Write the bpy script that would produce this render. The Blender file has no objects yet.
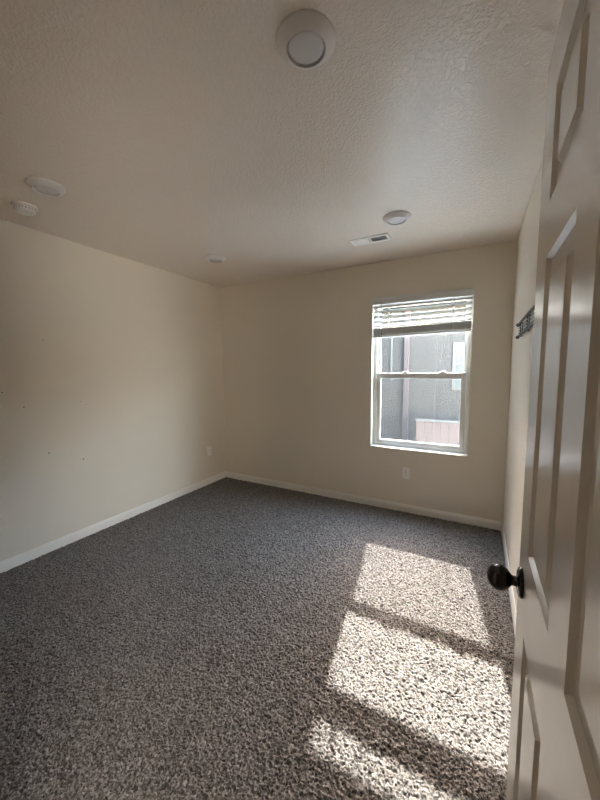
import bpy, bmesh, math, random
import numpy as np
from mathutils import Vector, Matrix

random.seed(4)
rng = np.random.default_rng(7)
SC = bpy.context.scene
COL = SC.collection
PI = math.pi

# ------------------------------------------------------------------ camera
cam_data = bpy.data.cameras.new('camera')
cam_data.sensor_fit = 'VERTICAL'
cam_data.sensor_height = 36.0
cam_data.lens = 328.27 / 800 * 36.0
cam_data.clip_start = 0.01
cam = bpy.data.objects.new('camera', cam_data)
COL.objects.link(cam)
YAW, PITCH, ROLL = 0.4982, 0.0912, -0.0055
_f = Vector((-math.sin(YAW) * math.cos(PITCH), math.cos(YAW) * math.cos(PITCH), -math.sin(PITCH)))
_r = _f.cross(Vector((0, 0, 1))).normalized()
_u = _r.cross(_f)
_r2 = _r * math.cos(ROLL) + _u * math.sin(ROLL)
_u2 = -_r * math.sin(ROLL) + _u * math.cos(ROLL)
_m = Matrix((_r2, _u2, -_f)).transposed().to_4x4()
_m.translation = Vector((2.9026, -3.2614, 1.406))
cam.matrix_world = _m
SC.camera = cam

# ------------------------------------------------------------------ light, exposure
SUN_STRENGTH = 10.8
SKY_STRENGTH = 10.0
HALL_FILL = 42.0
SC.view_settings.view_transform = 'Standard'
SC.view_settings.look = 'None'
SC.view_settings.gamma = 1.0
SC.view_settings.use_curve_mapping = False
SC.view_settings.exposure = 1.32
SC.cycles.max_bounces = 16
SC.cycles.diffuse_bounces = 10
SC.cycles.glossy_bounces = 4
SC.cycles.transparent_max_bounces = 16
SC.cycles.caustics_reflective = False
SC.cycles.caustics_refractive = False
SC.cycles.sample_clamp_indirect = 6.0

SUN_D = Vector((0.160, -1.0, -0.842)).normalized()
world = bpy.data.worlds.new('sky')
SC.world = world
world.use_nodes = True
wn = world.node_tree
wbg = wn.nodes['Background']
sky = wn.nodes.new('ShaderNodeTexSky')
sky.sky_type = 'NISHITA'
sky.sun_disc = False
sky.sun_elevation = math.asin(-SUN_D.z)
sky.sun_rotation = math.atan2(-SUN_D.x, -SUN_D.y)
sky.air_density = 0.8
sky.dust_density = 0.3
sky.ozone_density = 0.6
warm = wn.nodes.new('ShaderNodeMix'); warm.data_type = 'RGBA'; warm.blend_type = 'MULTIPLY'
warm.inputs[0].default_value = 1.0; warm.inputs[7].default_value = (1.0, 0.79, 0.57, 1)      # sky tinted warm to make the room light less blue
wn.links.new(sky.outputs[0], warm.inputs[6])
wn.links.new(warm.outputs[2], wbg.inputs[0])
wbg.inputs[1].default_value = SKY_STRENGTH

sd = bpy.data.lights.new('sun', 'SUN')
sd.energy = SUN_STRENGTH
sd.angle = math.radians(0.6)
sd.color = (1.0, 0.95, 0.88)
sun = bpy.data.objects.new('sun', sd)
COL.objects.link(sun)
sun.rotation_euler = SUN_D.to_track_quat('-Z', 'Y').to_euler()
sun.location = (1.5, 8, 8)

# unseen fill lamp added round the doorway corner to brighten the left wall
hd = bpy.data.lights.new('hall_fill_lamp', 'AREA')
hd.shape = 'RECTANGLE'; hd.size = 0.66; hd.size_y = 1.10
hd.energy = HALL_FILL; hd.color = (1.0, 0.90, 0.78)
hall_fill_lamp = bpy.data.objects.new('hall_fill_lamp', hd)
COL.objects.link(hall_fill_lamp)
hall_fill_lamp.location = (4.19, -4.56, 1.45)
hall_fill_lamp.rotation_euler = Vector((-1, 0, 0)).to_track_quat('-Z', 'Z').to_euler()

W, H = 3.135, 2.44           # room width, ceiling height
YF = -3.16                   # inner face of the front wall (with the doorway)

# ------------------------------------------------------------------ materials
def srgb(r, g, b):
    return tuple(((c / 255) / 12.92 if c / 255 <= 0.04045 else ((c / 255 + 0.055) / 1.055) ** 2.4) for c in (r, g, b)) + (1.0,)

def mat(name, color, rough=0.5, metal=0.0, bump=None, spec=0.5, vary=0.0, vscale=3.0, coat=0.0):
    """principled material; bump = list of (scale, strength, distance, type)"""
    m = bpy.data.materials.new(name)
    m.use_nodes = True
    nt = m.node_tree
    b = nt.nodes['Principled BSDF']
    b.inputs['Base Color'].default_value = color
    b.inputs['Roughness'].default_value = rough
    b.inputs['Metallic'].default_value = metal
    b.inputs['Specular IOR Level'].default_value = spec
    b.inputs['Coat Weight'].default_value = coat
    tc = nt.nodes.new('ShaderNodeTexCoord')
    if vary:
        n = nt.nodes.new('ShaderNodeTexNoise'); n.inputs['Scale'].default_value = vscale; n.inputs['Detail'].default_value = 4
        nt.links.new(tc.outputs['Object'], n.inputs['Vector'])
        r = nt.nodes.new('ShaderNodeValToRGB')
        r.color_ramp.elements[0].position = 0.3; r.color_ramp.elements[1].position = 0.7
        r.color_ramp.elements[0].color = tuple(c * (1 - vary) for c in color[:3]) + (1,)
        r.color_ramp.elements[1].color = tuple(min(1, c * (1 + vary)) for c in color[:3]) + (1,)
        nt.links.new(n.outputs['Fac'], r.inputs['Fac'])
        nt.links.new(r.outputs['Color'], b.inputs['Base Color'])
    last = None
    for (sc, st, di, kind) in bump or ():
        if kind == 'noise':
            n = nt.nodes.new('ShaderNodeTexNoise'); n.inputs['Detail'].default_value = 3
        else:
            n = nt.nodes.new('ShaderNodeTexVoronoi'); n.feature = 'SMOOTH_F1'
        n.inputs['Scale'].default_value = sc
        nt.links.new(tc.outputs['Object'], n.inputs['Vector'])
        bp = nt.nodes.new('ShaderNodeBump')
        bp.inputs['Strength'].default_value = st; bp.inputs['Distance'].default_value = di
        nt.links.new(n.outputs[0], bp.inputs['Height'])
        if last: nt.links.new(last.outputs[0], bp.inputs['Normal'])
        last = bp
    if last: nt.links.new(last.outputs[0], b.inputs['Normal'])
    return m

def knockdown(name, color):
    """sprayed and flattened ceiling texture, slightly shiny paint"""
    m = mat(name, color, rough=0.27, spec=0.5)
    nt = m.node_tree; b = nt.nodes['Principled BSDF']
    tc = next(n for n in nt.nodes if n.type == 'TEX_COORD')
    n = nt.nodes.new('ShaderNodeTexNoise'); n.inputs['Scale'].default_value = 85; n.inputs['Detail'].default_value = 3
    n.inputs['Distortion'].default_value = 0.4
    nt.links.new(tc.outputs['Object'], n.inputs['Vector'])
    r = nt.nodes.new('ShaderNodeValToRGB')
    r.color_ramp.elements[0].position = 0.44; r.color_ramp.elements[1].position = 0.58
    nt.links.new(n.outputs['Fac'], r.inputs['Fac'])
    bp = nt.nodes.new('ShaderNodeBump'); bp.inputs['Strength'].default_value = 0.4; bp.inputs['Distance'].default_value = 0.004
    nt.links.new(r.outputs['Color'], bp.inputs['Height'])
    nt.links.new(bp.outputs[0], b.inputs['Normal'])
    return m

def glass_mat(name, tint=(0.93, 0.96, 0.95, 1)):
    m = bpy.data.materials.new(name); m.use_nodes = True
    nt = m.node_tree; nt.nodes.clear()
    out = nt.nodes.new('ShaderNodeOutputMaterial'); mix = nt.nodes.new('ShaderNodeMixShader')
    tr = nt.nodes.new('ShaderNodeBsdfTransparent'); tr.inputs[0].default_value = tint
    gl = nt.nodes.new('ShaderNodeBsdfGlossy'); gl.inputs['Roughness'].default_value = 0.02
    fr = nt.nodes.new('ShaderNodeFresnel'); fr.inputs[0].default_value = 1.45
    nt.links.new(fr.outputs[0], mix.inputs[0]); nt.links.new(tr.outputs[0], mix.inputs[1]); nt.links.new(gl.outputs[0], mix.inputs[2])
    nt.links.new(mix.outputs[0], out.inputs[0])
    return m

def screen_mat(name):
    """fine insect mesh seen as an even haze: part open, part pale threads"""
    m = bpy.data.materials.new(name); m.use_nodes = True
    nt = m.node_tree; nt.nodes.clear()
    out = nt.nodes.new('ShaderNodeOutputMaterial'); mix = nt.nodes.new('ShaderNodeMixShader')
    tr = nt.nodes.new('ShaderNodeBsdfTransparent')
    di = nt.nodes.new('ShaderNodeBsdfDiffuse'); di.inputs[0].default_value = (0.045, 0.046, 0.044, 1)
    tl = nt.nodes.new('ShaderNodeBsdfTranslucent'); tl.inputs[0].default_value = (0.045, 0.046, 0.044, 1)
    a = nt.nodes.new('ShaderNodeMixShader'); a.inputs[0].default_value = 0.45
    nt.links.new(di.outputs[0], a.inputs[1]); nt.links.new(tl.outputs[0], a.inputs[2])
    mix.inputs[0].default_value = 0.30
    nt.links.new(tr.outputs[0], mix.inputs[1]); nt.links.new(a.outputs[0], mix.inputs[2])
    nt.links.new(mix.outputs[0], out.inputs[0])
    return m

def carpet_mat(name):
    m = bpy.data.materials.new(name); m.use_nodes = True
    nt = m.node_tree; b = nt.nodes['Principled BSDF']
    b.inputs['Roughness'].default_value = 0.95
    b.inputs['Specular IOR Level'].default_value = 0.1
    b.inputs['Sheen Weight'].default_value = 0.15
    tc = nt.nodes.new('ShaderNodeTexCoord')
    v = nt.nodes.new('ShaderNodeTexVoronoi'); v.inputs['Scale'].default_value = 190
    nt.links.new(tc.outputs['Object'], v.inputs['Vector'])
    r = nt.nodes.new('ShaderNodeValToRGB')
    e = r.color_ramp.elements
    e[0].position = 0.0; e[0].color = (0.040, 0.036, 0.034, 1)
    e[1].position = 1.0; e[1].color = (0.300, 0.274, 0.258, 1)
    for p, c in ((0.30, (0.097, 0.088, 0.082, 1)), (0.55, (0.157, 0.143, 0.134, 1)), (0.80, (0.222, 0.203, 0.191, 1))):
        x = e.new(p); x.color = c
    sp = nt.nodes.new('ShaderNodeSeparateColor')
    nt.links.new(v.outputs['Color'], sp.inputs[0])
    nt.links.new(sp.outputs[0], r.inputs['Fac'])
    nt.links.new(r.outputs['Color'], b.inputs['Base Color'])
    return m

WALL = mat('greige wall paint', (0.74, 0.68, 0.585, 1), rough=0.6, spec=0.3, bump=[(110, 0.25, 0.002, 'noise')], vary=0.02, vscale=1.3)
CEIL = knockdown('knockdown ceiling paint', (0.85, 0.765, 0.68, 1))
TRIM = mat('white trim paint', (0.84, 0.81, 0.76, 1), rough=0.38, vary=0.02)
DOOR = mat('door enamel', (0.62, 0.57, 0.505, 1), rough=0.23, spec=0.55, bump=[(45, 0.06, 0.002, 'noise')], vary=0.02, vscale=6)
VINYL = mat('white window vinyl', (0.70, 0.70, 0.68, 1), rough=0.35, vary=0.01)
PLASTIC = mat('white plastic', (0.90, 0.875, 0.84, 1), rough=0.4, vary=0.01)
SHADEDPLASTIC = mat('shaded grey plastic', (0.42, 0.40, 0.37, 1), rough=0.5, vary=0.02)
LAMPRING = mat('white lamp trim enamel', (0.72, 0.69, 0.68, 1), rough=0.35, vary=0.01)
DIFFUSER = mat('unlit lamp diffuser', (0.66, 0.64, 0.65, 1), rough=0.12, spec=0.6, vary=0.01)
SLAT = mat('white blind slat', (0.66, 0.66, 0.65, 1), rough=0.45, vary=0.02)
BRONZE = mat('dark bronze', (0.035, 0.031, 0.028, 1), rough=0.26, metal=0.75, vary=0.1, vscale=30)
BLACK = mat('black metal', (0.010, 0.010, 0.011, 1), rough=0.5, metal=0.0, spec=0.3, vary=0.1, vscale=30)
GREYWIRE = mat('grey metal wire', (0.13, 0.13, 0.135, 1), rough=0.45, metal=0.5, vary=0.1, vscale=30)
WAND = mat('clear grey wand', (0.30, 0.31, 0.33, 1), rough=0.25, vary=0.05)
CORD = mat('white cord', (0.8, 0.8, 0.78, 1), rough=0.7, vary=0.03)
SLOT = mat('dark slot', (0.03, 0.028, 0.025, 1), rough=0.7, vary=0.1)
HOLE = mat('old nail hole', (0.12, 0.09, 0.07, 1), rough=0.9, vary=0.2, vscale=60)
HOLEGLINT = mat('pale hole highlight', (0.72, 0.68, 0.62, 1), rough=0.8, vary=0.1, vscale=60)
STEEL = mat('brushed steel', (0.5, 0.49, 0.47, 1), rough=0.35, metal=0.9, vary=0.05, vscale=40)
GLASS = glass_mat('window glass')
SCREEN = screen_mat('insect screen mesh')
CARPET = carpet_mat('speckled frieze carpet')
SUBFLOOR = mat('subfloor', (0.3, 0.25, 0.2, 1), rough=0.9, vary=0.1)
GROUND = mat('pale concrete yard', (0.80, 0.77, 0.71, 1), rough=0.95, spec=0.08, bump=[(30, 0.3, 0.01, 'noise')], vary=0.12, vscale=2)
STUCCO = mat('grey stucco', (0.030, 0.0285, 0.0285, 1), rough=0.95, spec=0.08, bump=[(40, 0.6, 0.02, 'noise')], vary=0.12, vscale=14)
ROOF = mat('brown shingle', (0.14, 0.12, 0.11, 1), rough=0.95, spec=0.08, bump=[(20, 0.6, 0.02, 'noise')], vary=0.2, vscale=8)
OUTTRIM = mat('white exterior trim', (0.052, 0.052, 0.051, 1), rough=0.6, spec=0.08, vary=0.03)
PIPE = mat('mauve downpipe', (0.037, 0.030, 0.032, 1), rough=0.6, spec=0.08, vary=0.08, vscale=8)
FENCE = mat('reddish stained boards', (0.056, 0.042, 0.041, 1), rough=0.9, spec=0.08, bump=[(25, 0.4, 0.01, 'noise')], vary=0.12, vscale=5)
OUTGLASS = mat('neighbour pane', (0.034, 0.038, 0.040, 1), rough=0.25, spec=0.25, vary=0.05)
HALLDARK = mat('darkened hall', (0.06, 0.05, 0.04, 1), rough=0.6, bump=[(110, 0.2, 0.002, 'noise')], vary=0.02)  # colour darkened so the unseen hall throws little light on the door

# ------------------------------------------------------------------ mesh helpers
class MB:
    def __init__(s):
        s.bm = bmesh.new()
    def box(s, x0, x1, y0, y1, z0, z1, rot=None, piv=None):
        vs = [s.bm.verts.new((x, y, z)) for x in (x0, x1) for y in (y0, y1) for z in (z0, z1)]
        for f in ((0, 1, 3, 2), (4, 6, 7, 5), (0, 4, 5, 1), (2, 3, 7, 6), (0, 2, 6, 4), (1, 5, 7, 3)):
            s.bm.faces.new([vs[i] for i in f])
        if rot is not None:
            M = Matrix.Translation(piv) @ rot @ Matrix.Translation(-Vector(piv))
            for v in vs: v.co = M @ v.co
        return s
    def lathe(s, prof, base=(0, 0, 0), axis=(0, 0, 1), n=48, sy=1.0):
        """prof: list of (radius, height along axis)"""
        base = Vector(base); q = Vector((0, 0, 1)).rotation_difference(Vector(axis)).to_matrix()
        rings = []
        for r, h in prof:
            if r < 1e-6:
                rings.append([s.bm.verts.new(base + q @ Vector((0, 0, h)))])
            else:
                rings.append([s.bm.verts.new(base + q @ Vector((r * math.cos(2 * PI * k / n), sy * r * math.sin(2 * PI * k / n), h))) for k in range(n)])
        for a, b in zip(rings, rings[1:]):
            for k in range(n):
                k2 = (k + 1) % n
                if len(a) == 1 and len(b) == 1: continue
                if len(a) == 1: s.bm.faces.new((a[0], b[k], b[k2]))
                elif len(b) == 1: s.bm.faces.new((a[k2], a[k], b[0]))
                else: s.bm.faces.new((a[k], b[k], b[k2], a[k2]))
        return s
    def tube(s, p0, p1, r, n=10):
        p0, p1 = Vector(p0), Vector(p1)
        L = (p1 - p0).length
        return s.lathe([(0, 0), (r, 0), (r, L), (0, L)], p0, (p1 - p0) / L, n)
    def quad(s, pts):
        s.bm.faces.new([s.bm.verts.new(p) for p in pts]); return s
    def build(s, name, m, parent=None, loc=None, smooth=False, bevel=0.0, seg=2):
        bmesh.ops.recalc_face_normals(s.bm, faces=s.bm.faces[:])
        if bevel:
            bmesh.ops.bevel(s.bm, geom=[e for e in s.bm.edges if len(e.link_faces) == 2 and e.calc_face_angle(0) > 0.5],
                            offset=bevel, segments=seg, affect='EDGES', profile=0.5, clamp_overlap=True)
        me = bpy.data.meshes.new(name)
        s.bm.to_mesh(me); s.bm.free()
        me.materials.append(m)
        if smooth:
            for p in me.polygons: p.use_smooth = True
            me.set_sharp_from_angle(angle=math.radians(38))
        o = bpy.data.objects.new(name, me)
        COL.objects.link(o)
        if parent is not None: o.parent = parent
        if loc is not None: o.location = loc
        return o

def tag(o, label=None, cat=None, group=None, kind=None):
    if label: o['label'] = label
    if cat: o['category'] = cat
    if group: o['group'] = group
    if kind: o['kind'] = kind
    return o

def empty(name, loc, label=None, cat=None, group=None, kind=None, rz=0.0):
    o = bpy.data.objects.new(name, None)
    o.empty_display_size = 0.05
    COL.objects.link(o); o.location = loc; o.rotation_euler = (0, 0, rz)
    return tag(o, label, cat, group, kind)

def copy_tree(o, parent=None):
    c = o.copy(); COL.objects.link(c)
    if parent is not None: c.parent = parent
    for ch in list(o.children): copy_tree(ch, c)
    return c

def struct(o, label, cat):
    return tag(o, label, cat, kind='structure')

# ------------------------------------------------------------------ room shell
OX0, OX1, OZ0, OZ1 = 1.952, 2.838, 0.622, 2.092        # window opening
BT = 0.16                                             # back wall thickness
struct(MB().box(-0.14, W + 0.14, YF - 0.12, BT, -0.16, -0.022).build('floor', SUBFLOOR), 'floor slab lying under the speckled carpet', 'floor')
struct(MB().box(-0.14, W + 0.14, YF - 0.12, BT, H, H + 0.14).build('ceiling', CEIL), 'cream textured ceiling over the whole room', 'ceiling')
wl = struct(MB().box(-0.14, 0, YF - 0.12, BT, -0.022, H).build('wall_left', WALL), 'long bare beige wall on the left with nail holes', 'wall')
struct(MB().box(W, W + 0.14, YF - 0.12, BT, -0.022, H).build('wall_right', WALL), 'beige wall on the right behind the open door', 'wall')
b = MB()
xs = [0, OX0, OX1, W]; zs = [-0.022, OZ0, OZ1, H]
for y, fl in ((0, 0), (BT, 1)):
    for i in range(3):
        for j in range(3):
            if i == 1 and j == 1: continue
            b.quad([(xs[i], y, zs[j]), (xs[i + 1], y, zs[j]), (xs[i + 1], y, zs[j + 1]), (xs[i], y, zs[j + 1])])
for (xa, za, xb, zb) in ((OX0, OZ0, OX1, OZ0), (OX1, OZ0, OX1, OZ1), (OX1, OZ1, OX0, OZ1), (OX0, OZ1, OX0, OZ0),
                         (0, -0.022, 0, H), (0, H, W, H), (W, H, W, -0.022), (W, -0.022, 0, -0.022)):
    b.quad([(xa, 0, za), (xb, 0, zb), (xb, BT, zb), (xa, BT, za)])
bmesh.ops.remove_doubles(b.bm, verts=b.bm.verts[:], dist=1e-5)
struct(b.build('wall_back', WALL), 'beige end wall holding the window', 'wall')

# front wall with the doorway the photograph is taken from
DX0, DX1, DZ = 2.175, 3.048, 2.075
b = MB()
b.box(0, DX0, YF - 0.12, YF, -0.022, H)
b.box(DX1, W, YF - 0.12, YF, -0.022, H)
b.box(DX0, DX1, YF - 0.12, YF, DZ, H)
struct(b.build('wall_front', WALL), 'beige wall around the doorway', 'wall')
b = MB()
b.box(DX0, DX0 + 0.02, YF - 0.125, YF + 0.004, -0.02, DZ)
b.box(DX1 - 0.02, DX1, YF - 0.125, YF - 0.001, -0.02, DZ)
b.box(DX0 + 0.02, DX1 - 0.02, YF - 0.125, YF + 0.004, DZ - 0.02, DZ)
struct(b.build('trim_2', TRIM), 'white jamb lining the doorway', 'door jamb')

# baseboards: moulded profile swept along each wall
BH = 0.083
def baseboard(name, p0, p1, nrm, label):
    prof = [(0, 0), (0.012, 0), (0.012, BH * 0.70), (0.0105, BH * 0.80), (0.007, BH * 0.90), (0.005, BH), (0, BH)]
    p0, p1, nrm = Vector(p0), Vector(p1), Vector(nrm)
    b = MB()
    A = [b.bm.verts.new(p0 + nrm * d + Vector((0, 0, z))) for d, z in prof]
    B = [b.bm.verts.new(p1 + nrm * d + Vector((0, 0, z))) for d, z in prof]
    n = len(prof)
    for k in range(n):
        b.bm.faces.new((A[k], A[(k + 1) % n], B[(k + 1) % n], B[k]))
    b.bm.faces.new(A); b.bm.faces.new(B)
    return struct(b.build(name, TRIM), label, 'baseboard')
z0 = -0.008
baseboard('baseboard_left', (0, YF, z0), (0, 0, z0), (1, 0, 0), 'white baseboard along the left wall')
baseboard('baseboard_back', (0.012, 0, z0), (W - 0.012, 0, z0), (0, -1, 0), 'white baseboard under the window')
baseboard('baseboard_right', (W, YF, z0), (W, 0, z0), (-1, 0, 0), 'white baseboard along the right wall behind the door')

# hallway behind the camera
HY = YF - 0.12
b = MB()
b.box(0.9, 4.2, HY - 2.10, HY - 2.00, -0.022, H)
b.box(0.8, 0.9, HY - 2.10, HY, -0.022, H)
# window opening added in the hall's end wall for the fill lamp
HW0, HW1, HWZ0, HWZ1 = HY - 1.66, HY - 0.90, 0.85, 2.05
b.box(4.2, 4.3, HY - 2.10, HW0, -0.022, H).box(4.2, 4.3, HW1, HY, -0.022, H)
b.box(4.2, 4.3, HW0, HW1, -0.022, HWZ0).box(4.2, 4.3, HW0, HW1, HWZ1, H)
b.box(W + 0.14, 4.2, HY - 0.001, HY + 0.12, -0.022, H)
struct(b.build('wall_hall', HALLDARK), 'hall walls beyond the doorway, darkened to cut bounce light', 'wall')
struct(MB().box(0.8, 4.3, HY - 2.10, HY, H, H + 0.1).build('ceiling_hall', HALLDARK), 'hall ceiling beyond the doorway', 'ceiling')
struct(MB().box(0.8, 4.3, HY - 2.10, HY, -0.12, -0.02).build('floor_hall', HALLDARK), 'hall floor beyond the doorway, darkened to cut bounce light', 'floor')

b = MB()
b.box(4.215, 4.285, HW0, HW0 + 0.05, HWZ0, HWZ1).box(4.215, 4.285, HW1 - 0.05, HW1, HWZ0, HWZ1)
b.box(4.215, 4.285, HW0 + 0.05, HW1 - 0.05, HWZ0, HWZ0 + 0.05).box(4.215, 4.285, HW0 + 0.05, HW1 - 0.05, HWZ1 - 0.05, HWZ1)
w2 = struct(b.build('added_window', VINYL, bevel=0.003), 'unseen white hall window added to frame the fill lamp', 'window')
MB().quad([(4.25, HW0 + 0.05, HWZ0 + 0.05), (4.25, HW1 - 0.05, HWZ0 + 0.05), (4.25, HW1 - 0.05, HWZ1 - 0.05), (4.25, HW0 + 0.05, HWZ1 - 0.05)]).build('pane', GLASS, w2)
MB().box(4.225, 4.235, HW0 + 0.03, HW1 - 0.03, HWZ0 + 0.03, HWZ1 - 0.03).build('sky_block_shade', CORD, w2)  # opaque shade added behind the lamp to keep sky light out

# ------------------------------------------------------------------ carpet pile: real lumpy tufts
def smooth_noise(nx, ny, cell, seed):
    r = np.random.default_rng(seed)
    gx, gy = int(nx / cell) + 3, int(ny / cell) + 3
    g = r.random((gx, gy))
    x = np.arange(nx) / cell; y = np.arange(ny) / cell
    xi = x.astype(int); yi = y.astype(int)
    fx = (x - xi)[:, None]; fy = (y - yi)[None, :]
    fx = fx * fx * (3 - 2 * fx); fy = fy * fy * (3 - 2 * fy)
    a = g[np.ix_(xi, yi)]; bb = g[np.ix_(xi + 1, yi)]; c = g[np.ix_(xi, yi + 1)]; d = g[np.ix_(xi + 1, yi + 1)]
    return (a * (1 - fx) + bb * fx) * (1 - fy) + (c * (1 - fx) + d * fx) * fy

def carpet(x0, x1, y0, y1, step):
    nx = int((x1 - x0) / step) + 1; ny = int((y1 - y0) / step) + 1
    X = np.linspace(x0, x1, nx)[:, None] * np.ones((1, ny)); Y = np.linspace(y0, y1, ny)[None, :] * np.ones((nx, 1))
    h = 0.50 * smooth_noise(nx, ny, 0.0080 / step, 1) + 0.45 * smooth_noise(nx, ny, 0.0055 / step, 2) + 0.25 * rng.random((nx, ny))
    big = smooth_noise(nx, ny, 0.09 / step, 3) * 0.6 + smooth_noise(nx, ny, 0.3 / step, 4) * 0.4
    h = (h - h.min()) / (h.max() - h.min())
    h = 1.0 - (1.0 - h) ** 2.5                     # rounded tuft tops with narrow deep gaps between them
    h = h + 0.10 * (smooth_noise(nx, ny, 0.0045 / step, 9) - 0.5)
    Z = -0.0165 + 0.0190 * h + 0.003 * (big - 0.5)
    X = X + (smooth_noise(nx, ny, 0.008 / step, 5) - 0.5) * 0.006
    Y = Y + (smooth_noise(nx, ny, 0.008 / step, 6) - 0.5) * 0.006
    X = np.clip(X, x0, x1); Y = np.clip(Y, y0, y1)
    co = np.stack([X, Y, Z], -1).reshape(-1, 3).astype(np.float32)
    i = np.arange(nx - 1)[:, None] * ny + np.arange(ny - 1)[None, :]
    q = np.stack([i, i + ny, i + ny + 1, i + 1], -1).reshape(-1, 4).astype(np.int32)
    me = bpy.data.meshes.new('carpet_pile')
    me.vertices.add(len(co)); me.vertices.foreach_set('co', co.ravel())
    me.loops.add(q.size); me.loops.foreach_set('vertex_index', q.ravel())
    me.polygons.add(len(q)); me.polygons.foreach_set('loop_start', np.arange(0, q.size, 4, dtype=np.int32))
    me.update(calc_edges=True)
    me.polygons.foreach_set('use_smooth', np.ones(len(q), dtype=bool))
    me.materials.append(CARPET)
    o = bpy.data.objects.new('carpet_pile', me)
    COL.objects.link(o)
    return o
tag(carpet(0.002, W - 0.002, YF + 0.002, -0.002, 0.0030), 'speckled grey brown frieze carpet covering the whole floor', 'carpet', kind='stuff')

# ------------------------------------------------------------------ window
win = empty('window_1', ((OX0 + OX1) / 2, 0.10, OZ0))
struct(win, 'white vinyl single hung window in the end wall', 'window')
wo = win.location.copy()
def wpart(b, name, m, parent=win, **k):
    for v in b.bm.verts: v.co -= wo
    return b.build(name, m, parent, **k)
b = MB()
FY0, FY1, FW = 0.070, 0.150, 0.034
b.box(OX0, OX0 + FW, FY0, FY1, OZ0, OZ1).box(OX1 - FW, OX1, FY0, FY1, OZ0, OZ1)
b.box(OX0 + FW, OX1 - FW, FY0, FY1, OZ0, OZ0 + FW).box(OX0 + FW, OX1 - FW, FY0, FY1, OZ1 - FW, OZ1)
wpart(b, 'window_frame', VINYL, bevel=0.003)
IX0, IX1 = OX0 + FW, OX1 - FW
def sash(name, x0, x1, z0, z1, y0, y1, st, bot, top):
    b = MB()
    b.box(x0, x0 + st, y0, y1, z0, z1).box(x1 - st, x1, y0, y1, z0, z1)
    b.box(x0 + st, x1 - st, y0, y1, z0, z0 + bot).box(x0 + st, x1 - st, y0, y1, z1 - top, z1)
    s = wpart(b, name, VINYL, bevel=0.003)
    g = MB(); ym = (y0 + y1) / 2
    g.quad([(x0 + st, ym, z0 + bot), (x1 - st, ym, z0 + bot), (x1 - st, ym, z1 - top), (x0 + st, ym, z1 - top)])
    wpart(g, 'pane', GLASS, s)
    return s
sash('upper_sash', IX0, IX1, 1.330, OZ1 - FW, 0.113, 0.143, 0.024, 0.040, 0.026)
low = sash('lower_sash', IX0, IX1, OZ0 + FW, 1.372, 0.076, 0.108, 0.040, 0.036, 0.054)
for lx in (2.262, 2.605):
    b = MB(); b.box(lx - 0.026, lx + 0.026, 0.080, 0.100, 1.372, 1.384).box(lx - 0.010, lx + 0.024, 0.074, 0.092, 1.384, 1.391)
    tag(wpart(b, 'sash_lock', VINYL, low, bevel=0.003), 'small white cam lock on meeting rail')
b = MB(); b.quad([(IX0, 0.146, OZ0 + FW), (IX1, 0.146, OZ0 + FW), (IX1, 0.146, 1.360), (IX0, 0.146, 1.360)])
tag(wpart(b, 'insect_screen', SCREEN), 'hazy grey insect mesh over lower half')
struct(MB().box(OX0 - 0.0, OX1 + 0.0, -0.007, FY0, OZ0 - 0.0005, OZ0 + 0.006).build('trim_1', TRIM, bevel=0.002), 'thin white sill under the window', 'window sill')

# blind, half raised
bl = empty('window_blind', ((OX0 + OX1) / 2, 0.03, OZ1),
           'white slatted blind pulled partly up in the window', 'blind')
bo = bl.location.copy()
LEAN = 0.018 / (OX1 - OX0)      # the raised blind hangs a touch lower at its left end
def bpart(b, name, m, parent=bl, **k):
    if name in ('gathered_slats', 'bottom_rail', 'slats'):
        for v in b.bm.verts:
            f = min(1.0, max(0.0, (2.03 - v.co.z) / 0.25))
            v.co.z += f * LEAN * (v.co.x - (OX0 + OX1) / 2)
    for v in b.bm.verts: v.co -= bo
    return b.build(name, m, parent, **k)
b = MB(); b.box(OX0 + 0.006, OX1 - 0.006, -0.018, 0.038, 2.045, OZ1 - 0.002)
bpart(b, 'headrail', SLAT, bevel=0.002)
b = MB(); b.box(OX0 + 0.002, OX1 + 0.006, -0.034, -0.020, 2.036, 2.100).box(OX0 + 0.002, OX1 + 0.006, -0.037, -0.020, 2.083, 2.094)
bpart(b, 'valance', SLAT, bevel=0.003)
BX0, BX1 = OX0 + 0.010, OX1 - 0.010
TILT = math.radians(35)
def slat(b, z, tilt):
    n = 6; pts = []
    for k in range(n + 1):
        t = (k / n - 0.5) * 0.050
        bow = 0.0028 * (1 - (2 * k / n - 1) ** 2)
        pts.append((0.008 + t * math.cos(tilt) - bow * math.sin(tilt), z + t * math.sin(tilt) + bow * math.cos(tilt)))
    th = 0.0022
    top0 = [b.bm.verts.new((BX0, y, zz + th)) for y, zz in pts]; top1 = [b.bm.verts.new((BX1, y, zz + th)) for y, zz in pts]
    bo0 = [b.bm.verts.new((BX0, y, zz)) for y, zz in pts]; bo1 = [b.bm.verts.new((BX1, y, zz)) for y, zz in pts]
    for k in range(n):
        b.bm.faces.new((top0[k], top1[k], top1[k + 1], top0[k + 1])); b.bm.faces.new((bo0[k], bo0[k + 1], bo1[k + 1], bo1[k]))
        b.bm.faces.new((top0[k], top0[k + 1], bo0[k + 1], bo0[k])); b.bm.faces.new((top1[k], bo1[k], bo1[k + 1], top1[k + 1]))
    for k in (0, n):
        b.bm.faces.new((top0[k], bo0[k], bo1[k], top1[k]))
b = MB()
for k in range(5):
    slat(b, 2.018 - 0.0455 * k, TILT)
bpart(b, 'slats', SLAT)
b = MB()
for k in range(17):
    slat(b, 1.749 + 0.0040 * k, math.radians(1.5) * (k % 3 - 1))
tag(bpart(b, 'gathered_slats', SLAT), 'gathered slats stacked tight at the blind bottom')
b = MB(); b.box(BX0, BX1, -0.017, 0.033, 1.727, 1.745)
bpart(b, 'bottom_rail', SLAT, bevel=0.003)
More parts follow.
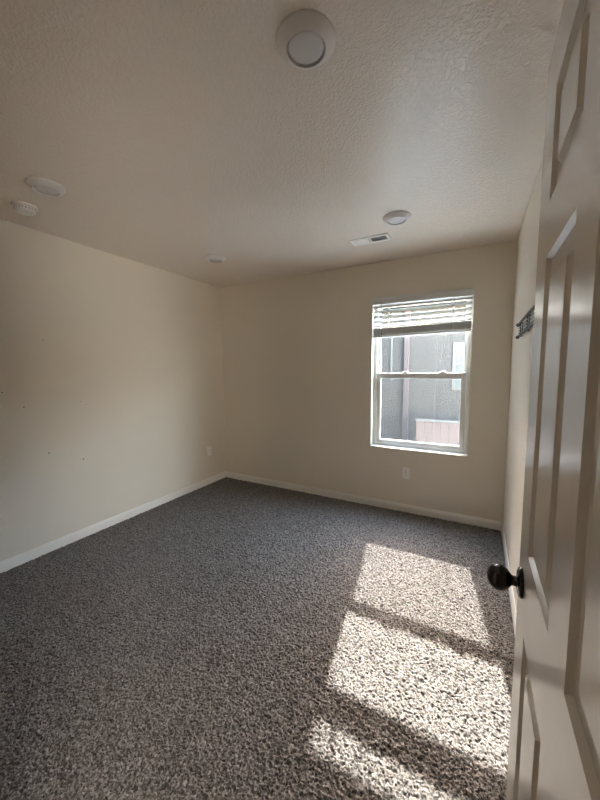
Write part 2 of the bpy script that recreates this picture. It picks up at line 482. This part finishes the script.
for lx in (2.112, 2.684):
    b = MB()
    for yy in (-0.018, 0.034): b.box(lx - 0.0035, lx + 0.0035, yy - 0.0008, yy + 0.0008, 1.73, 2.05)
    b.tube((lx, 0.008, 1.73), (lx, 0.008, 2.05), 0.0012, 6)
    bpart(b, 'ladder_cord', CORD)
b = MB(); b.tube((2.050, -0.042, 2.034), (2.066, -0.044, 1.430), 0.0032, 8).lathe([(0, 0), (0.0045, 0), (0.0055, 0.012), (0.003, 0.03)], (2.066, -0.044, 1.415), (0, 0, 1), 8)
b.tube((2.050, -0.042, 2.034), (2.050, -0.012, 2.050), 0.002, 6)
tag(bpart(b, 'tilt_wand', WAND, smooth=True), 'thin grey wand hanging at the left of the blind')

# ------------------------------------------------------------------ door, open 90 degrees against the right wall
DXF, DYE, DW, DTH = 3.008, -2.333, 0.810, 0.035      # face plane, free edge, width, thickness
DB, DT = 0.018, 2.045
door = empty('door_1', (DXF, DYE - DW, 0))
struct(door, 'beige six panel door standing open along the right wall', 'door')
do = door.location.copy()
def dpart(b, name, m, parent=door, **k):
    for v in b.bm.verts: v.co -= do
    return b.build(name, m, parent, **k)
US = [(0.125, 0.353), (0.457, 0.685)]
ZS = [(0.235, 0.833), (1.013, 1.619), (1.723, 1.929)]
def D(u, z, d):                   # u from the free edge, d = depth behind the front face
    return (DXF + d, DYE - u, z)
b = MB()
ul = [0] + [x for p in US for x in p] + [DW]; zl = [DB] + [x for p in ZS for x in p] + [DT]
for d in (0, DTH):
    for i in range(len(ul) - 1):
        for j in range(len(zl) - 1):
            if i % 2 == 1 and j % 2 == 1: continue
            b.quad([D(ul[i], zl[j], d), D(ul[i + 1], zl[j], d), D(ul[i + 1], zl[j + 1], d), D(ul[i], zl[j + 1], d)])
for (a, c) in (((0, DB), (DW, DB)), ((DW, DB), (DW, DT)), ((DW, DT), (0, DT)), ((0, DT), (0, DB))):
    b.quad([D(*a, 0), D(*c, 0), D(*c, DTH), D(*a, DTH)])
bmesh.ops.remove_doubles(b.bm, verts=b.bm.verts[:], dist=1e-5)
leaf = dpart(b, 'door_leaf', DOOR)
def panel(u0, u1, z0, z1):
    b = MB()
    steps = [(0, 0), (0.0025, 0.0040), (0.0050, 0.0085), (0.043, 0.0085), (0.0455, 0.0050), (0.049, 0.0010), (0.052, 0.0005)]
    for side in (0, 1):
        rings = []
        for ins, dep in steps:
            d = dep if side == 0 else DTH - dep
            rings.append([b.bm.verts.new(D(u, z, d)) for u, z in ((u0 + ins, z0 + ins), (u1 - ins, z0 + ins), (u1 - ins, z1 - ins), (u0 + ins, z1 - ins))])
        for A, B in zip(rings, rings[1:]):
            for k in range(4):
                b.bm.faces.new((A[k], A[(k + 1) % 4], B[(k + 1) % 4], B[k]))
        b.bm.faces.new(rings[-1])
    o = dpart(b, 'door_panel', DOOR, leaf)
    return o
for u0, u1 in US:
    for z0_, z1_ in ZS:
        panel(u0, u1, z0_, z1_)
# knobs on both faces, rose > neck > egg-shaped grip
KU, KZ = 0.066, 0.920
egg = [(0, 0.070), (0.007, 0.0694), (0.014, 0.0675), (0.020, 0.064), (0.0255, 0.058), (0.0285, 0.051), (0.0293, 0.045), (0.0285, 0.039), (0.0255, 0.033), (0.021, 0.028), (0.0165, 0.024), (0.0125, 0.021)]
rose = [(0.0335, 0.0), (0.0335, 0.004), (0.031, 0.0075), (0.024, 0.0095), (0.0135, 0.0105)]
neck = [(0.0135, 0.0095), (0.0115, 0.013), (0.0110, 0.018), (0.0125, 0.022)]
for (face, ax) in ((DXF - 0.0004, (-1, 0, 0)), (DXF + DTH + 0.0004, (1, 0, 0))):
    base = (face, DYE - KU, KZ)
    k = dpart(MB().lathe(egg, base, ax, 40), 'door_knob', BRONZE, smooth=True)
    tag(k, 'dark bronze egg shaped knob')
    dpart(MB().lathe(rose, base, ax, 40), 'rose', BRONZE, k, smooth=True)
    dpart(MB().lathe(neck, base, ax, 32), 'neck', BRONZE, k, smooth=True)
b = MB(); b.box(DXF + 0.005, DXF + 0.030, DYE - 0.001, DYE + 0.0015, KZ - 0.029, KZ + 0.029)
lp = dpart(b, 'latch_plate', BRONZE, bevel=0.0006)
b = MB(); b.box(DXF + 0.011, DXF + 0.024, DYE + 0.001, DYE + 0.010, KZ - 0.008, KZ + 0.008)
dpart(b, 'latch_bolt', STEEL, lp, bevel=0.002)
for hz in (0.22, 1.03, 1.84):
    b = MB(); b.tube(D(DW + 0.006, hz - 0.045, -0.004), D(DW + 0.006, hz + 0.045, -0.004), 0.006, 12)
    b.box(DXF - 0.004, DXF + 0.030, DYE - DW - 0.003, DYE - DW + 0.0005, hz - 0.045, hz + 0.045)
    dpart(b, 'hinge', BRONZE)

# ------------------------------------------------------------------ ceiling fittings
def disc_light(loc, label):
    t = empty('ceiling_light', loc, label, 'ceiling light', 'flush round ceiling lights')
    ring = [(0.093, 0.0), (0.093, -0.003), (0.091, -0.006), (0.084, -0.012), (0.074, -0.020), (0.066, -0.0255), (0.0625, -0.027), (0.0605, -0.026), (0.0600, -0.010)]
    MB().lathe(ring, n=72).build('trim_ring', LAMPRING, t, smooth=True)
    lens = [(0.0600, -0.0105), (0.0570, -0.0110), (0.0565, -0.0200), (0.054, -0.0225), (0.048, -0.0238), (0.030, -0.0255), (0.012, -0.0265), (0, -0.0267)]
    MB().lathe(lens, n=72).build('diffuser', DIFFUSER, t, smooth=True)
    return t
l0 = disc_light((2.382, -2.252, H), 'round white ceiling light nearest the camera, the largest in view')
for (x, y, lab) in ((0.730, -2.232, 'round white ceiling light beside the small smoke detector at left'),
                    (2.368, -0.888, 'round white ceiling light next to the air vent near the window'),
                    (0.724, -0.872, 'small looking round ceiling light near the far left corner')):
    c = copy_tree(l0); c.location = (x, y, H); c['label'] = lab

t = empty('smoke_detector', (0.356, -2.182, H), 'small white smoke detector on the ceiling near the left wall', 'smoke detector')
MB().lathe([(0.066, 0), (0.066, -0.006), (0.064, -0.010), (0.056, -0.011)], n=56).build('mounting_plate', PLASTIC, t, smooth=True)
MB().lathe([(0.050, -0.010), (0.050, -0.013), (0.054, -0.015), (0.054, -0.030), (0.050, -0.037), (0.038, -0.042), (0.018, -0.044), (0, -0.044)], n=56).build('detector_body', PLASTIC, t, smooth=True)
b = MB()
for k in range(20):
    a = 2 * PI * k / 20
    b.box(0.0535, 0.0548, -0.005, 0.005, -0.027, -0.019, Matrix.Rotation(a, 4, 'Z'), (0, 0, 0))
b.build('sensor_slots', SHADEDPLASTIC, t)  # grey tiles; the slots' shade is put into their colour
MB().lathe([(0.008, -0.043), (0.008, -0.0455), (0.006, -0.0465), (0, -0.0465)], base=(0.015, 0.01, 0), n=20).build('test_button', PLASTIC, t, smooth=True)

t = empty('air_vent', (2.100, -0.592, H), 'white rectangular air vent in the ceiling near the window', 'air vent')
VX, VY = 0.152, 0.066
b = MB()
for (x0, x1, y0, y1) in ((-VX, VX, -VY, -VY + 0.024), (-VX, VX, VY - 0.024, VY), (-VX, -VX + 0.024, -VY + 0.024, VY - 0.024), (VX - 0.024, VX, -VY + 0.024, VY - 0.024), (-0.007, 0.007, -VY + 0.024, VY - 0.024)):
    b.box(x0, x1, y0, y1, -0.007, 0)
b.build('grille_frame', PLASTIC, t, bevel=0.002)
MB().box(-VX + 0.02, VX - 0.02, -VY + 0.02, VY - 0.02, -0.0015, 0.0).build('duct_opening', SLOT, t)  # flat sheet coloured dark in place of the shaded duct
for sgn, nm in ((-1, 'left'), (1, 'right')):
    b = MB()
    n = 12
    for k in range(n):
        cx = sgn * (0.012 + (k + 0.5) * (VX - 0.038) / n)
        b.box(cx - 0.0065, cx + 0.0065, -VY + 0.024, VY - 0.024, -0.0055, -0.0047, Matrix.Rotation(sgn * math.radians(54), 4, 'Y'), (cx, 0, -0.0055))
    tag(b.build('louver', PLASTIC, t), 'slanted louvers in the %s half of the vent' % nm)

# ------------------------------------------------------------------ outlets
def outlet(loc, rz, label):
    t = empty('wall_outlet', loc, label, 'outlet', 'duplex wall outlets', rz=rz)     # faces local -y
    MB().box(-0.035, 0.035, -0.006, 0.0, -0.0575, 0.0575).build('cover_plate', PLASTIC, t, bevel=0.003)
    for z in (0.0195, -0.0195):
        r = MB().lathe([(0, 0.0025), (0.0155, 0.0025), (0.0165, 0.0015), (0.0165, 0)], (0, -0.006, z), (0, -1, 0), 28).build('receptacle', PLASTIC, t, smooth=True)
        b = MB()
        b.box(-0.0075, -0.0055, -0.0092, -0.0084, z - 0.001, z + 0.008).box(0.0055, 0.0075, -0.0092, -0.0084, z - 0.001, z + 0.007)
        b.box(-0.0025, 0.0025, -0.0092, -0.0084, z - 0.0095, z - 0.005)
        b.build('slot', SLOT, r)
    MB().lathe([(0, 0.0015), (0.003, 0.001), (0.0035, 0)], (0, -0.006, 0), (0, -1, 0), 14).build('screw', STEEL, t, smooth=True)
    return t
o1 = outlet((2.312, 0, 0.390), 0, 'white electrical outlet on the end wall below the window')
o2 = copy_tree(o1); o2.location = (0, -0.293, 0.412); o2.rotation_euler = (0, 0, PI / 2)
o2['label'] = 'white electrical outlet low on the left wall near the far corner'

# ------------------------------------------------------------------ black rack on the right wall, partly behind the door
t = empty('wall_rack', (W, -1.05, 1.65), 'black metal rail rack on the right wall, partly hidden by the door', 'wall rack')
RY0, RY1 = -0.55, 0.42
def rack(b, name, m): return b.build(name, m, t, smooth=True)
for z, r, x in ((0.045, 0.0075, -0.016), (-0.035, 0.0075, -0.016)):
    b = MB(); b.tube((x, RY0, z), (x, RY1, z), r, 12)
    b.lathe([(0, 0), (0.011, 0.001), (0.012, 0.008), (0.008, 0.013), (0, 0.014)], (x, RY1 - 0.004, z), (0, 1, 0), 14)
    rack(b, 'rail', BLACK)
for z in (0.022, 0.004, -0.014):
    rack(MB().tube((-0.012, RY0, z), (-0.012, RY1, z), 0.0035, 8), 'wire', GREYWIRE)
for y in (RY0 + 0.08, -0.02, RY1 - 0.10):
    b = MB(); b.box(-0.004, 0, y - 0.010, y + 0.010, -0.040, 0.050)
    b.box(-0.018, -0.002, y - 0.004, y + 0.004, 0.040, 0.050).box(-0.018, -0.002, y - 0.004, y + 0.004, -0.040, -0.030).box(-0.014, -0.009, y - 0.004, y + 0.004, -0.036, 0.046)
    rack(b, 'bracket', BLACK)

# ------------------------------------------------------------------ small marks on the left wall
for (y, z, r, m, nm) in ((-2.250, 1.275, 0.008, HOLEGLINT, 'hole_highlight'), (-2.252, 1.262, 0.0045, HOLE, 'nail_hole'), (-2.134, 1.148, 0.0045, HOLE, 'nail_hole'),
                         (-2.118, 1.150, 0.004, HOLEGLINT, 'hole_highlight'), (-1.742, 1.155, 0.0035, HOLE, 'nail_hole'), (-1.999, 0.776, 0.005, HOLE, 'nail_hole'),
                         (-1.752, 0.669, 0.0055, HOLE, 'nail_hole'), (-1.742, 0.660, 0.0045, HOLEGLINT, 'hole_highlight'), (-1.985, 1.640, 0.0035, HOLE, 'nail_hole')):
    MB().lathe([(0, 0.0010), (r * 0.6, 0.0009), (r, 0.0)], (0.0, y, z), (1, 0, 0), 14).build(nm, m, wl, smooth=True)  # pale discs paint the whitish highlights beside the holes

# ------------------------------------------------------------------ outside
struct(MB().box(-14, 26, -12, 26, -0.45, -0.30).build('ground', GROUND), 'pale concrete yard outside the window', 'ground')
HYW = 4.2
nb = empty('neighbour_house', (3.0, HYW, -0.3), 'grey stuccoed house seen through the window', 'house')
no = nb.location.copy()
def npart(b, name, m, parent=nb, **k):
    for v in b.bm.verts: v.co -= no
    return b.build(name, m, parent, **k)
b = MB(); b.box(-4, 22, HYW, HYW + 6, -0.3, 2.75)  # lengthened to the right, unseen, to keep low sky off the room
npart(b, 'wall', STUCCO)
b = MB(); b.box(-4, 0.45, 1.3, HYW - 0.01, -0.3, 5.6)  # unseen wing added to shield the right wall from open sky
npart(b, 'sky_block_wing', STUCCO)
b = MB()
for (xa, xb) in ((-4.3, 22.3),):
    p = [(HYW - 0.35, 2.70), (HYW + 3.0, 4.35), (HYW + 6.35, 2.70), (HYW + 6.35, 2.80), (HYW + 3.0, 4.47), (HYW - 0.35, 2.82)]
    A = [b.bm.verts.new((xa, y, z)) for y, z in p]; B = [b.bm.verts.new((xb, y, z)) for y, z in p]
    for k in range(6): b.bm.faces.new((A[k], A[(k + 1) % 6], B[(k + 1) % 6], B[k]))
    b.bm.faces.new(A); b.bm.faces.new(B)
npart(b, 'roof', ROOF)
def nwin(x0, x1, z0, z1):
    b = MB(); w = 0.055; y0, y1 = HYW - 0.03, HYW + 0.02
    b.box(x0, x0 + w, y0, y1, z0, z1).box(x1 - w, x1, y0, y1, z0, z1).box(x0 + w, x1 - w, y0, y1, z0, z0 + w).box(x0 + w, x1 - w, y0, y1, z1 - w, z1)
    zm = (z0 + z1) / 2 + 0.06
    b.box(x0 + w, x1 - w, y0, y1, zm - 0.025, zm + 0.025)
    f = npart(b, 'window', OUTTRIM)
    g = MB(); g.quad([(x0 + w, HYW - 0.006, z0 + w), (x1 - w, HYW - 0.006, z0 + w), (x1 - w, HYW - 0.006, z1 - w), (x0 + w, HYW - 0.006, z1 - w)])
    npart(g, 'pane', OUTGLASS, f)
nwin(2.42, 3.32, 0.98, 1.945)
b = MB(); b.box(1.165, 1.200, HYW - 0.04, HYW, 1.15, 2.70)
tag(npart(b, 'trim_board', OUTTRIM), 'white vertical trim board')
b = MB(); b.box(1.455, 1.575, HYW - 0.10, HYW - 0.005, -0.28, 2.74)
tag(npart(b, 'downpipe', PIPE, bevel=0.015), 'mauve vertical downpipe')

fy = 3.2
t = empty('yard_fence', (3.4, fy, -0.3), 'low reddish fence outside, low in the right of the window', 'fence')
b = MB()
x = 1.90
while x < 5.0:
    b.box(x - 3.4, x + 0.138 - 3.4, -0.012, 0.012, 0.02, 0.735); x += 0.142
b.build('boards', FENCE, t)
MB().box(1.88 - 3.4, 5.02 - 3.4, -0.035, 0.035, 0.735, 0.78).build('cap_rail', OUTTRIM, t, bevel=0.006)
for px in (1.93, 3.4, 4.95):
    MB().box(px - 3.4 - 0.045, px - 3.4 + 0.045, 0.013, 0.10, 0.0, 0.733).build('post', FENCE, t)
